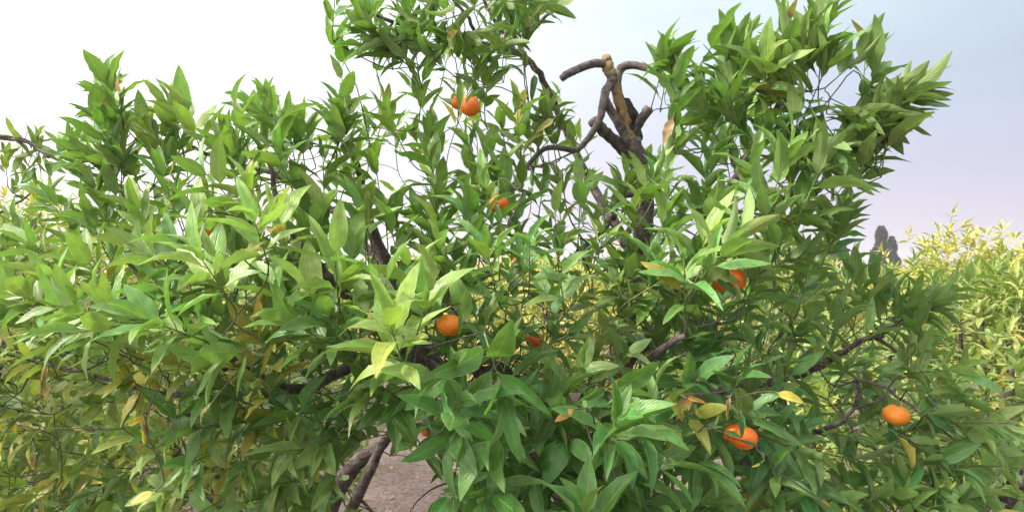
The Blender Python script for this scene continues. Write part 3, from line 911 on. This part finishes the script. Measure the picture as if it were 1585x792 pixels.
# fruits: px, py, width px, depth, squash, tilt, clear-zone factor, label
FRUITS = [
    (696, 503, 41, 1.62, 0.84, 0.05, 1.0, 'plump bare orange mandarin hanging in a gap over broad dark leaves', (.80, .20, .012)),
    (1387, 642, 41, 1.86, 0.76, 0.12, 1.0, 'flattish pale orange mandarin alone below a thin bare twig', (.82, .25, .02)),
    (1153, 678, 40, 1.60, 0.86, -0.1, 0.95, 'glossy mandarin with dry stalks beside its half-hidden twin, low in the crown', (.80, .16, .006)),
    (1139, 672, 36, 1.68, 0.86, 0.2, 0.55, 'half-hidden mandarin tucked behind its glossy twin beside dry stalks', (.76, .15, .006)),
    (1137, 433, 36, 1.74, 0.95, 0.0, 0.62, 'deep orange mandarin with a leaf pressed across its middle', (.78, .14, .008)),
    (1117, 438, 32, 1.80, 0.85, 0.1, 0.50, 'mandarin mostly covered by a curling leaf, touching its deep orange neighbour', (.80, .17, .008)),
    (728, 165, 31, 1.98, 1.0, 0.1, 0.9, 'tall egg-shaped mandarin high in the crown under pointed leaves', (.70, .14, .012)),
    (709, 159, 22, 2.04, 1.0, 0.0, 0.6, 'small mandarin peeping from behind the high egg-shaped one', (.72, .15, .01)),
    (772, 316, 30, 1.86, 0.9, 0.0, 0.45, 'mandarin almost buried in leaves below the curved bare branch', (.72, .12, .008)),
    (804, 409, 28, 1.80, 0.9, 0.0, 0.42, 'mandarin sliver showing between dark leaves in the middle of the crown', (.72, .13, .008)),
    (826, 526, 26, 1.84, 0.9, 0.0, 0.5, 'reddish mandarin half covered by a pale curled leaf', (.72, .10, .012)),
    (841, 540, 24, 1.86, 0.9, 0.0, 0.5, 'reddish mandarin wedged under its paler-lit neighbour by a curled leaf', (.72, .11, .008)),
    (316, 366, 26, 1.72, 0.9, 0.0, 0.5, 'small mandarin sunk among pale new leaves', (.70, .13, .012)),
    (662, 667, 20, 1.75, 0.9, 0.0, 0.5, 'small red-orange mandarin deep inside the shaded lower foliage', (.66, .10, .01)),
]


def fruit_mesh(name, rad, squash, seed):
    r = np.random.default_rng(seed)
    bm = bmesh.new()
    bmesh.ops.create_uvsphere(bm, u_segments=28, v_segments=18, radius=1.0)
    k1, k2 = r.uniform(0, 6.28, 2)
    for v in bm.verts:
        x, y, z = v.co
        rho = math.hypot(x, y)
        ang = math.atan2(y, x)
        top = math.exp(-(rho / 0.26) ** 2)
        z2 = z * squash
        if z > 0: z2 += 0.05 * math.exp(-(rho / 0.5) ** 2) - 0.11 * top
        else: z2 += 0.09 * top
        s = 1 + 0.025 * math.sin(ang * 2 + k1) + 0.018 * math.sin(ang * 5 + k2) * (0.4 + 0.6 * (z > 0))
        v.co = (x * s * rad, y * s * rad, z2 * rad)
    me = bpy.data.meshes.new(name)
    bm.to_mesh(me); bm.free()
    me.polygons.foreach_set('use_smooth', np.ones(len(me.polygons), bool))
    return me


def calyx_mesh():
    """five-lobed dry star with a short button"""
    V, F = [(0, 0, 0.0035)], []
    for k in range(20):
        a = 2 * math.pi * k / 20
        r = 0.0068 if k % 4 == 0 else (0.0036 if k % 4 == 2 else 0.0050)
        V.append((r * math.cos(a), r * math.sin(a), 0.0016 - 0.0012 * (r > 0.006)))
        V.append((r * 0.96 * math.cos(a), r * 0.96 * math.sin(a), -0.0012))
    for k in range(20):
        j = (k + 1) % 20
        a, b = 1 + 2 * k, 1 + 2 * j
        F += [(0, a, b), (a, a + 1, b + 1), (a, b + 1, b)]
    return pymesh('calyx', V, F)


CALYX = calyx_mesh()
CLEAR = []            # px, py, radius px, depth: open space in front of each fruit
fruit_specs = []
for q, (px, py, w, d, sq, tilt, cf, label, col) in enumerate(FRUITS):
    c = P(px, py, d)
    rad = 0.5 * w * d / FPX
    fruit_specs.append((c, rad, sq, tilt, label, col))
    CLEAR.append((px, py, w * 0.5 * cf + (9 if cf > 0.8 else 2), d + rad))

# open space in front of bare wood and the gaps that show sky or soil
HOLES = [(905, 106, 22, 9), (880, 116, 18, 9), (935, 105, 26, 9), (950, 140, 28, 2.5), (962, 185, 30, 2.45), (1000, 172, 18, 2.45), (930, 185, 18, 2.4), (908, 215, 16, 2.3), (880, 232, 14, 2.3), (850, 230, 14, 2.3), (822, 252, 10, 2.3), (915, 190, 18, 2.3), (945, 210, 16, 2.3), (998, 328, 16, 2.34), (948, 340, 10, 2.2), (580, 375, 16, 2.2), (590, 400, 14, 2.2), (570, 725, 26, 2.7), (592, 690, 18, 2.7), (555, 760, 20, 2.7), (620, 745, 34, 9), (640, 770, 30, 9), (648, 735, 18, 9), (605, 770, 24, 9),
         (1300, 546, 12, 2.1), (1335, 526, 12, 2.1), (1368, 521, 10, 2.1), (1325, 610, 12, 1.95), (1312, 642, 10, 1.98), (1285, 660, 10, 2), (1370, 598, 12, 1.9), (1267, 567, 10, 2.2), (600, 262, 16, 9), (625, 255, 9, 9), (700, 240, 10, 9), (480, 235, 8, 9), (1130, 270, 10, 9), (920, 300, 9, 9), (985, 200, 14, 2.4), (1300, 132, 27, 9), (1266, 126, 15, 9), (1322, 158, 11, 9), (1340, 105, 10, 9), (1290, 195, 9, 9), (1245, 282, 8, 9), (700, 100, 10, 9), (650, 92, 9, 9), (735, 40, 10, 9), (690, 30, 9, 9), (455, 602, 14, 1.95), (520, 580, 12, 2.0), (535, 452, 12, 2.0), (500, 418, 10, 2.0), (780, 575, 14, 1.86), (740, 576, 10, 1.8)]
S = LV.samples()
sx, sy, sd = proj(S.reshape(-1, 3))
sx, sy, sd = (a.reshape(S.shape[:2]) for a in (sx, sy, sd))
keep = np.ones(len(S), bool)
for (px, py, r, d) in CLEAR + HOLES:
    hit = ((sx - px) ** 2 + (sy - py) ** 2 < r * r) & (sd < d)
    keep &= ~hit.any(1)
for i in range(len(S)):
    if keep[i] and not inside(sx[i, 1], sy[i, 1]):
        keep[i] = False
# nothing may grow through a fruit
for (c, rad, *_r) in fruit_specs:
    keep &= ~(np.linalg.norm(S - c, axis=2) < rad * 1.12).any(1)
keep &= ~((sd < 1.1).any(1))
for q in shoots:
    if keep[q[3]:q[3] + q[4]].sum() < min(5, q[4]):
        keep[q[3]:q[3] + q[4]] = False
LV.keep(keep)
shoots = [q for q in shoots if keep[q[3]:q[3] + q[4]].sum() >= min(5, q[4])]

# leaves lying over part of a fruit: base px, py, angle, depth, length px, colour
for (px, py, ang, d, lp, c, k) in [(1096, 424, -8, 1.66, 56, (.15, .21, .06), 3), (1106, 426, -42, 1.67, 50, (.05, .11, .035), 6), (1112, 396, -58, 1.65, 44, (.08, .16, .04), 2), (1143, 470, 95, 1.66, 34, (.12, .17, .05), 16), (1158, 400, -100, 1.66, 40, (.07, .12, .04), 8),
                                   (1145, 634, -84, 1.54, 44, (.05, .14, .06), 4), (1118, 668, -10, 1.56, 34, (.10, .19, .05), 7), (1175, 690, 160, 1.56, 30, (.07, .15, .04), 9),
                                   (846, 512, 238, 1.76, 36, (.22, .25, .10), 14), (856, 575, 105, 1.74, 52, (.06, .15, .05), 5), (815, 548, 20, 1.76, 34, (.09, .17, .04), 1), (812, 508, -30, 1.77, 30, (.08, .15, .04), 3),
                                   (776, 350, 102, 1.76, 46, (.08, .16, .045), 2), (752, 338, 62, 1.77, 40, (.09, .17, .04), 8), (800, 300, 200, 1.77, 40, (.07, .14, .04), 4),
                                   (796, 382, -72, 1.70, 46, (.05, .12, .035), 9), (826, 400, 190, 1.70, 40, (.06, .13, .04), 11), (790, 436, 75, 1.71, 38, (.07, .15, .04), 5),
                                   (334, 402, 112, 1.62, 52, (.16, .22, .07), 10), (296, 390, 68, 1.62, 48, (.15, .21, .06), 6), (318, 340, -100, 1.63, 24, (.10, .17, .05), 1),
                                   (672, 640, -100, 1.66, 40, (.05, .12, .035), 4), (640, 660, 0, 1.66, 28, (.05, .12, .035), 3), (716, 122, 262, 1.92, 48, (.12, .17, .04), 7), (744, 138, 215, 1.9, 36, (.09, .15, .035), 2),
                                   (1376, 690, 95, 1.88, 46, (.04, .12, .06), 4), (1404, 668, 190, 1.9, 40, (.04, .12, .07), 6), (690, 545, 85, 1.66, 40, (.05, .12, .03), 4), (716, 478, -100, 1.57, 44, (.10, .18, .05), 8)]:
    a = R(ang)
    t = RT * math.cos(a) + UP * math.sin(a) + FW * rng.uniform(-0.1, 0.1)
    base = P(px, py, d)
    LV.add(k, base, t, -FW + UPW * 0.5 + rng.normal(0, 0.2, 3), lp * d / FPX, np.array(c))
    shoots.append((base, nrm(t), base, 0, 1))

def in_crown(pts):
    x, y, d = proj(pts)
    if ((x - 622) ** 2 + (y - 752) ** 2 < 52 ** 2).any():
        return False
    return all(inside(a, b) for a, b in zip(x, y))


SK.clear = in_crown
# twigs, nearest shoots first so that later ones branch off earlier ones
bases = np.array([s[0] for s in shoots])
dist = np.array([np.linalg.norm(SK.p - b, axis=1).min() for b in bases])
for i in np.argsort(dist):
    b, ax, tip = shoots[i][:3]
    SK.connect(b, ax, 0.0017)
    if np.linalg.norm(tip - b) > 0.01:
        t_ = np.linspace(0, 1, 4)[:, None]
        v, f = tube(b + (tip - b) * t_, np.linspace(0.0017, 0.0010, 4), 5, cap=True)
        SK.raw(v, f, np.array((0.105, 0.150, 0.045)))

# fruits hang on their own stalks
for q, (c, rad, sq, tilt, label, col) in enumerate(fruit_specs):
    root = empty('mandarin_orange', Vector(c - np.array([0, 0, rad * sq])), label, 'mandarin', 'mandarins hanging in the tree')
    rot = Matrix.Rotation(tilt, 4, 'Y') @ Matrix.Rotation(rng.uniform(-0.25, 0.35), 4, 'X') @ Matrix.Rotation(q * 1.3, 4, 'Z')
    o = bpy.data.objects.new('peel', fruit_mesh('peel', rad, sq, 40 + q))
    o.data.materials.append(M_PEEL)
    C.objects.link(o); o.parent = root
    o.matrix_basis = Matrix.Translation((0, 0, rad * sq)) @ rot
    o.color = (*col, 1)
    topv = (rot @ Vector((0, 0, rad * sq * (1 + (0.05 - 0.11) / sq))))
    k = bpy.data.objects.new('calyx', CALYX)
    if not CALYX.materials: CALYX.materials.append(M_CALYX)
    C.objects.link(k); k.parent = root
    k.matrix_basis = Matrix.Translation(Vector((0, 0, rad * sq)) + topv) @ rot
    tp = np.array(c) + np.array(topv)
    up = nrm(np.array(rot @ Vector((0, 0, 1))) + np.array([0, 0.25, 0.4]))
    s_top = tp + up * 0.035
    v, f = tube(np.array([tp - up * 0.002, tp + up * 0.015, s_top]), np.array([.0016, .0014, .0014]), 6)
    link_mesh('stalk', pymesh('stalk', v, f), M_CALYX, root)
    SK.connect(s_top, -up if False else nrm(np.array([0, -0.2, -0.3])), 0.0015)

tw = link_mesh('twigs', SK.mesh('twigs'), M_TWIG, tree)
tw['kind'] = 'stuff'

# ------------------------------------------------------------------ neighbouring and far trees of the orchard
def grow_tree(seed, centre, rx, rz, zc, nshoots, nleaf, size, cols, near=True, limbs=7):
    """a bushy citrus tree about a local origin: returns leaves, bark tubes, skeleton"""
    r = np.random.default_rng(seed)
    st = Leaves(); sk = Skeleton(); tubes = []
    # trunk and limbs
    path = catmull([(0, 0, -0.08), (0.03, 0.02, 0.2), (0.0, 0.05, 0.45), (0.05, 0.02, 0.7)], 4)
    rad = np.linspace(0.085, 0.06, len(path))
    tubes.append(('trunk', tube(path, rad, 9, 0.06, True, seed)))
    sk.nodes(path, rad)
    for k in range(limbs):
        a = 2 * math.pi * k / limbs + r.normal(0, 0.25)
        o = np.array([math.cos(a), math.sin(a), 0])
        h = r.uniform(0.35, 1.0)
        pts = [(0.0, 0.05, 0.3 + 0.05 * k), o * rx * 0.25 + (0, 0, 0.7), o * rx * 0.5 + (0, 0, zc * (0.75 + 0.3 * h)), o * rx * (0.85 - 0.35 * h) + (0, 0, zc + rz * (h - 0.25))]
        pth = catmull(pts, 5)
        rd = np.linspace(0.04, 0.008, len(pth))
        tubes.append(('branch', tube(pth, rd, 7, 0.05, True, seed + k)))
        sk.nodes(pth, rd)
    lobes = [(r.normal(0, 1, 3), r.uniform(0.72, 1.12)) for _ in range(14)]
    tips = []
    for _ in range(nshoots):
        v = nrm(r.normal(0, 1, 3))
        if v[2] < -0.88: v[2] *= -1
        s = 1.0
        for ld, lr in lobes:
            w = max(0, np.dot(v, nrm(ld))) ** 6
            s = s * (1 - w) + lr * w
        rr = s * r.uniform(0.5, 1.0) ** 0.45
        tip = np.array([v[0] * rx, v[1] * rx, zc + v[2] * rz]) * np.array([rr, rr, 1]) + np.array([0, 0, v[2] * rz * (rr - 1)])
        if r.random() < 0.05: tip += nrm(v + UPW) * r.uniform(0.05, 0.22)
        ax = nrm(v * 0.7 + UPW * 0.75 + r.normal(0, 0.3, 3))
        tips.append((tip, ax, s))
    for tip, ax, s in tips:
        c = np.array(cols[int(r.integers(0, len(cols)))]) * r.uniform(0.85, 1.15)
        Ls = r.uniform(0.08, 0.14)
        base = tip - ax * Ls
        ref = nrm(np.cross(ax, [0.31, 0.2, 0.93])); ref2 = np.cross(ax, ref); a0 = r.uniform(0, 6.28)
        for k in range(nleaf):
            g = (k + 0.5) / nleaf
            az = a0 + 2.399 * k
            th = R((78 - 52 * g) + r.normal(0, 10))
            side = ref * math.cos(az) + ref2 * math.sin(az)
            t = nrm(ax * math.cos(th) + side * math.sin(th) - UPW * 0.12)
            cc = c * r.uniform(0.8, 1.2)
            if r.random() < 0.008: cc = np.array([.40, .28, .06])
            st.add(int(r.integers(0, 6)), base + ax * Ls * (0.2 + 0.8 * g), t, ax + UPW * 0.4 + r.normal(0, 0.2, 3), size * r.uniform(0.7, 1.2), cc, r.uniform(0.85, 1.1))
        if near:
            sk.connect(base, ax, 0.0018, 4)
    return st, tubes, sk


def shift(st, loc, rotz=0.0):
    c, s = math.cos(rotz), math.sin(rotz)
    M = np.array([[c, -s, 0], [s, c, 0], [0, 0, 1]])
    st.pos = [M @ p + loc for p in st.pos]
    st.mat = [M @ m for m in st.mat]
    return M


GREEN = [(.085, .155, .040), (.105, .175, .045), (.130, .190, .050), (.150, .195, .055)]
OLIVE = [(.150, .195, .055), (.190, .220, .060), (.125, .180, .050), (.230, .240, .070)]
SUNLIT_GOLD = [(.430, .340, .085), (.360, .310, .075), (.500, .370, .110), (.280, .270, .070), (.200, .220, .060)]  # low sun on the trees behind, put into their leaf colour

near_sets = []
NEAR = [  # x, y, crown radius, half height, centre height, shoots, leaf size, colours, label
    (-2.55, 3.25, 1.25, 1.05, 1.12, 900, .090, OLIVE, 'olive green citrus tree with a dark bare branch, crowding the large mandarin tree'),
    (2.42, 4.0, 1.15, 0.84, 0.86, 1000, .090, OLIVE, 'dense citrus tree with yellowish leaves behind the flattish pale mandarin'),
    (1.62, 5.5, 0.80, 0.90, 1.15, 420, .100, GREEN, 'upright dark green young citrus tree below the pointed conifers'),
    (-1.75, 4.7, 1.00, 0.78, 0.74, 620, .088, OLIVE + SUNLIT_GOLD[3:], 'low olive citrus tree painted partly sunlit yellow behind the dried leaves and the leaning stem'),  # the yellow mixed in is painted sunlight
    (4.15, 6.7, 1.55, 1.02, 1.02, 900, .092, SUNLIT_GOLD, 'citrus tree painted sunlit gold with a lone sprig standing above its crown'),
    (-0.35, 9.6, 1.35, 0.95, 1.0, 620, .095, SUNLIT_GOLD, 'citrus tree painted sunlit gold glimpsed through gaps behind the large mandarin tree'),
    (-3.5, 6.2, 1.60, 1.15, 1.10, 800, .095, SUNLIT_GOLD, 'citrus tree painted sunlit gold behind the olive green one with the bare branch'),
]
EXTRA = {4: [(1478, 322, 6.6, 80), (1470, 352, 6.6, 100), (1496, 345, 6.5, 40), (1452, 352, 6.6, 110), (1425, 372, 6.3, 150)],
         0: [(20, 205, 2.7, 120), (60, 212, 2.7, 80), (30, 250, 2.7, 240), (75, 255, 2.7, 300), (8, 240, 2.7, 100), (50, 262, 2.7, 250)]}
for i, (x, y, rx, rz, zc, ns, size, cols, label) in enumerate(NEAR):
    st, tubes, sk = grow_tree(60 + i, None, rx, rz, zc, ns, 9, size, cols)
    loc = np.array([x, y, 0.0])
    shift(st, loc)
    for (px, py, d, ang) in EXTRA.get(i, []):
        a = R(ang)
        tip, ax = P(px, py, d), nrm(RT * math.cos(a) + UP * math.sin(a) + rng.normal(0, 0.15, 3))
        shoot(tip, ax, 8 if i == 4 else 7, cols[0], size * 0.95, 0.8, 0.05, store=st, skel=False, nvar=6)
        sk.connect(tip - ax * 0.1 - loc, ax, 0.002, 4)
        t_ = np.linspace(0, 1, 3)[:, None]
        v, f = tube(tip - loc - ax * 0.1 * (1 - t_), np.array([.002, .0015, .001]), 4)
        sk.raw(v, f, np.array((0.11, 0.13, 0.05)))
    if i == 0:
        pth = catmull([P(*q) - loc for q in [(-260, 420, 3.2), (-130, 280, 2.9), (-30, 218, 2.72), (20, 215, 2.7), (48, 222, 2.68), (76, 244, 2.66)]], 5)
        rd = np.linspace(0.016, 0.005, len(pth))
        tubes.append(('branch', tube(pth, rd, 7, 0.05, True, 4)))
        sk.nodes(pth, rd)
    near_sets.append((st, tubes, sk, loc, label))

vis = visible_size([LV] + [n[0] for n in near_sets])
emit_leaves(tree, LV, VAR, vis, 0, 300, M_LEAFM, M_LEAF, 'front')
for i, (st, tubes, sk, loc, label) in enumerate(near_sets):
    root = empty('citrus_tree', Vector(loc), label, 'tree', 'orchard trees behind')
    for nm, (v, f) in tubes:
        link_mesh(nm, pymesh(nm, v + loc, f), M_BARK, root)
    me = sk.mesh('twigs')
    o = link_mesh('twigs', me, M_TWIG, root)
    o.matrix_parent_inverse = Matrix.Identity(4)
    o['kind'] = 'stuff'
    emit_leaves(root, st, VAR_MID, vis, i + 1, 240 if i < 5 else 150, M_LEAFM, M_LEAF, 'mid')

# rows beyond: four crowns shared by the far trees
FARV = []
for k, cols in enumerate([SUNLIT_GOLD, OLIVE + SUNLIT_GOLD, SUNLIT_GOLD, OLIVE]):
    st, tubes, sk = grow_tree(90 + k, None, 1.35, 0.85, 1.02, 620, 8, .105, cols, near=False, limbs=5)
    crown = st.mesh('crown', VAR_FAR)
    crown.materials.append(M_FAR)
    tv, tf = tubes[0][1]
    tm = pymesh('trunk', tv, tf); tm.materials.append(M_BARK)
    bl = []
    for nm, (v, f) in tubes[1:]:
        b = pymesh('branch', v, f); b.materials.append(M_BARK); bl.append(b)
    FARV.append((crown, tm, bl))


def far_tree(k, x, y, s, rot, label, group):
    root = empty('citrus_tree', (x, y, 0), label, 'tree', group)
    root.rotation_euler = (0, 0, rot)
    root.scale = (s, s, s * 1.0)
    crown, tm, bl = FARV[k]
    for nm, me in [('trunk', tm), ('crown', crown)] + [('branch', b) for b in bl]:
        o = bpy.data.objects.new(nm, me)
        C.objects.link(o); o.parent = root
        if nm == 'crown': o['kind'] = 'stuff'
    return root


r = np.random.default_rng(77)
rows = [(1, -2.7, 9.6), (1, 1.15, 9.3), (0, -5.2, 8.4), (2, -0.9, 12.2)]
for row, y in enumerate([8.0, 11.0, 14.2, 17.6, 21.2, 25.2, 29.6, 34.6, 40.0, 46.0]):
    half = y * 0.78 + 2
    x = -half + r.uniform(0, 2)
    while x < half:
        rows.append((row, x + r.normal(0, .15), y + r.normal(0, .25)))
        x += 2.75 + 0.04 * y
LOOK = ['citrus tree painted sunlit gold', 'olive citrus tree painted partly sunlit gold', 'citrus tree painted sunlit straw yellow', 'olive green leaved citrus tree']  # gold and straw tones carry painted sunlight; olive is the leaf itself
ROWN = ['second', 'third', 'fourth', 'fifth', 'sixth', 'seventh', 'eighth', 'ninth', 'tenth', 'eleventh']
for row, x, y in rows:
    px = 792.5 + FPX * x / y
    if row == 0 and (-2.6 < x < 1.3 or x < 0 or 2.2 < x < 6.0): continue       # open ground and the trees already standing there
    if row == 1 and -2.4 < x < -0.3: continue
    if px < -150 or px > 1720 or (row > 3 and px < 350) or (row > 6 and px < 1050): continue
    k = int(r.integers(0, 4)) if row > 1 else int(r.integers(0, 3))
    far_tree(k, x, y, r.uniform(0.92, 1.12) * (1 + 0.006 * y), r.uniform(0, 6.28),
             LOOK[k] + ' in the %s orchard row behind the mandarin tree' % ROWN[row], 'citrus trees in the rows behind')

# far conifers against the horizon
def conifer(px, d, top_py, wid, seed, label):
    r = np.random.default_rng(seed)
    x = (px - 792.5) / FPX * d
    H = 1.6 + (440 - top_py) / FPX * d
    root = empty('conifer_tree', (x, d, 0), label, 'tree', 'conifers on the horizon')
    v, f = tube(np.array([(0, 0, -0.2), (0, 0, H * 0.5), (0, 0, H * 0.97)]), np.array([0.2, 0.13, 0.03]), 7)
    o = bpy.data.objects.new('trunk', pymesh('trunk', v, f)); o.data.materials.append(M_BARK)
    C.objects.link(o); o.parent = root
    V, F = [], []
    for k in range(5200):
        h = r.uniform(0.06, 1.0)
        rr = wid * (1 - h ** 2.2) ** 0.8 * (0.8 + 0.25 * math.sin(h * 21 + seed)) * r.uniform(0.35, 1.0) ** 0.5 + 0.05
        a = r.uniform(0, 6.28)
        p = np.array([rr * math.cos(a), rr * math.sin(a), h * H])
        t = nrm(np.array([math.cos(a), math.sin(a), 0.9]) + r.normal(0, .3, 3)); s = nrm(np.cross(t, r.normal(0, 1, 3)))
        b = len(V)
        l = r.uniform(0.25, 0.5) * H / 9
        V += [p - s * l * .22, p + s * l * .22, p + t * l]
        F.append((b, b + 1, b + 2))
    me = pymesh('crown', V, F, smooth=False); me.materials.append(M_CON)
    o = bpy.data.objects.new('crown', me); o['kind'] = 'stuff'
    C.objects.link(o); o.parent = root


M_CON = flat_material('conifer_needles', (0.055, 0.075, 0.055), 0.9)
conifer(1365, 90, 352, 1.5, 1, 'tallest blunt dark conifer on the horizon')
conifer(1381, 94, 368, 1.1, 2, 'shorter pointed conifer pressed against the tallest one')
conifer(1290, 92, 350, 0.9, 3, 'slim conifer half hidden behind the mandarin tree leaves')

# leaf litter and dry grass on the soil
lit = Leaves()
for _ in range(2600):
    x, y = r.uniform(-7, 7), r.uniform(1.2, 13)
    a = r.uniform(0, 6.28)
    lit.add(int(r.integers(0, 6)), (x, y, 0.035 * math.sin(x * 1.9 + 0.6 * math.sin(y)) * math.sin(y * 1.4) - 0.004), (math.cos(a), math.sin(a), r.normal(0.12, .12)), np.array([0, 0, 1.0]) + r.normal(0, .5, 3), r.uniform(.05, .09),
            np.array([(.26, .17, .10), (.34, .25, .14), (.20, .12, .07)][int(r.integers(0, 3))]) * r.uniform(.7, 1.2))
o = link_mesh('leaf_litter', lit.mesh('leaf_litter', VAR_FAR), M_FAR)
tag(o, 'dry brown fallen leaves scattered over the soil', 'leaf litter', kind='stuff')

# the evening air: thin haze over the orchard
hv = [(x, y, z) for z in (-3.5, 42) for x, y in ((-1200, -1000), (1200, -1000), (1200, 1100), (-1200, 1100))]
hf = [(0, 3, 2, 1), (4, 5, 6, 7), (0, 1, 5, 4), (1, 2, 6, 5), (2, 3, 7, 6), (3, 0, 4, 7)]
m, t = new_mat('haze_air')
pv = N(t, 'ShaderNodeVolumePrincipled')
pv.inputs['Color'].default_value = (0.90, 0.88, 0.95, 1)
pv.inputs['Density'].default_value = 0.0013
pv.inputs['Anisotropy'].default_value = 0.2
L(t, pv.outputs[0], N(t, 'ShaderNodeOutputMaterial').inputs['Volume'])
hz = link_mesh('haze', pymesh('haze', hv, hf, smooth=False), m)
tag(hz, 'thin lavender haze lying over the far orchard and hills', 'haze', kind='stuff')
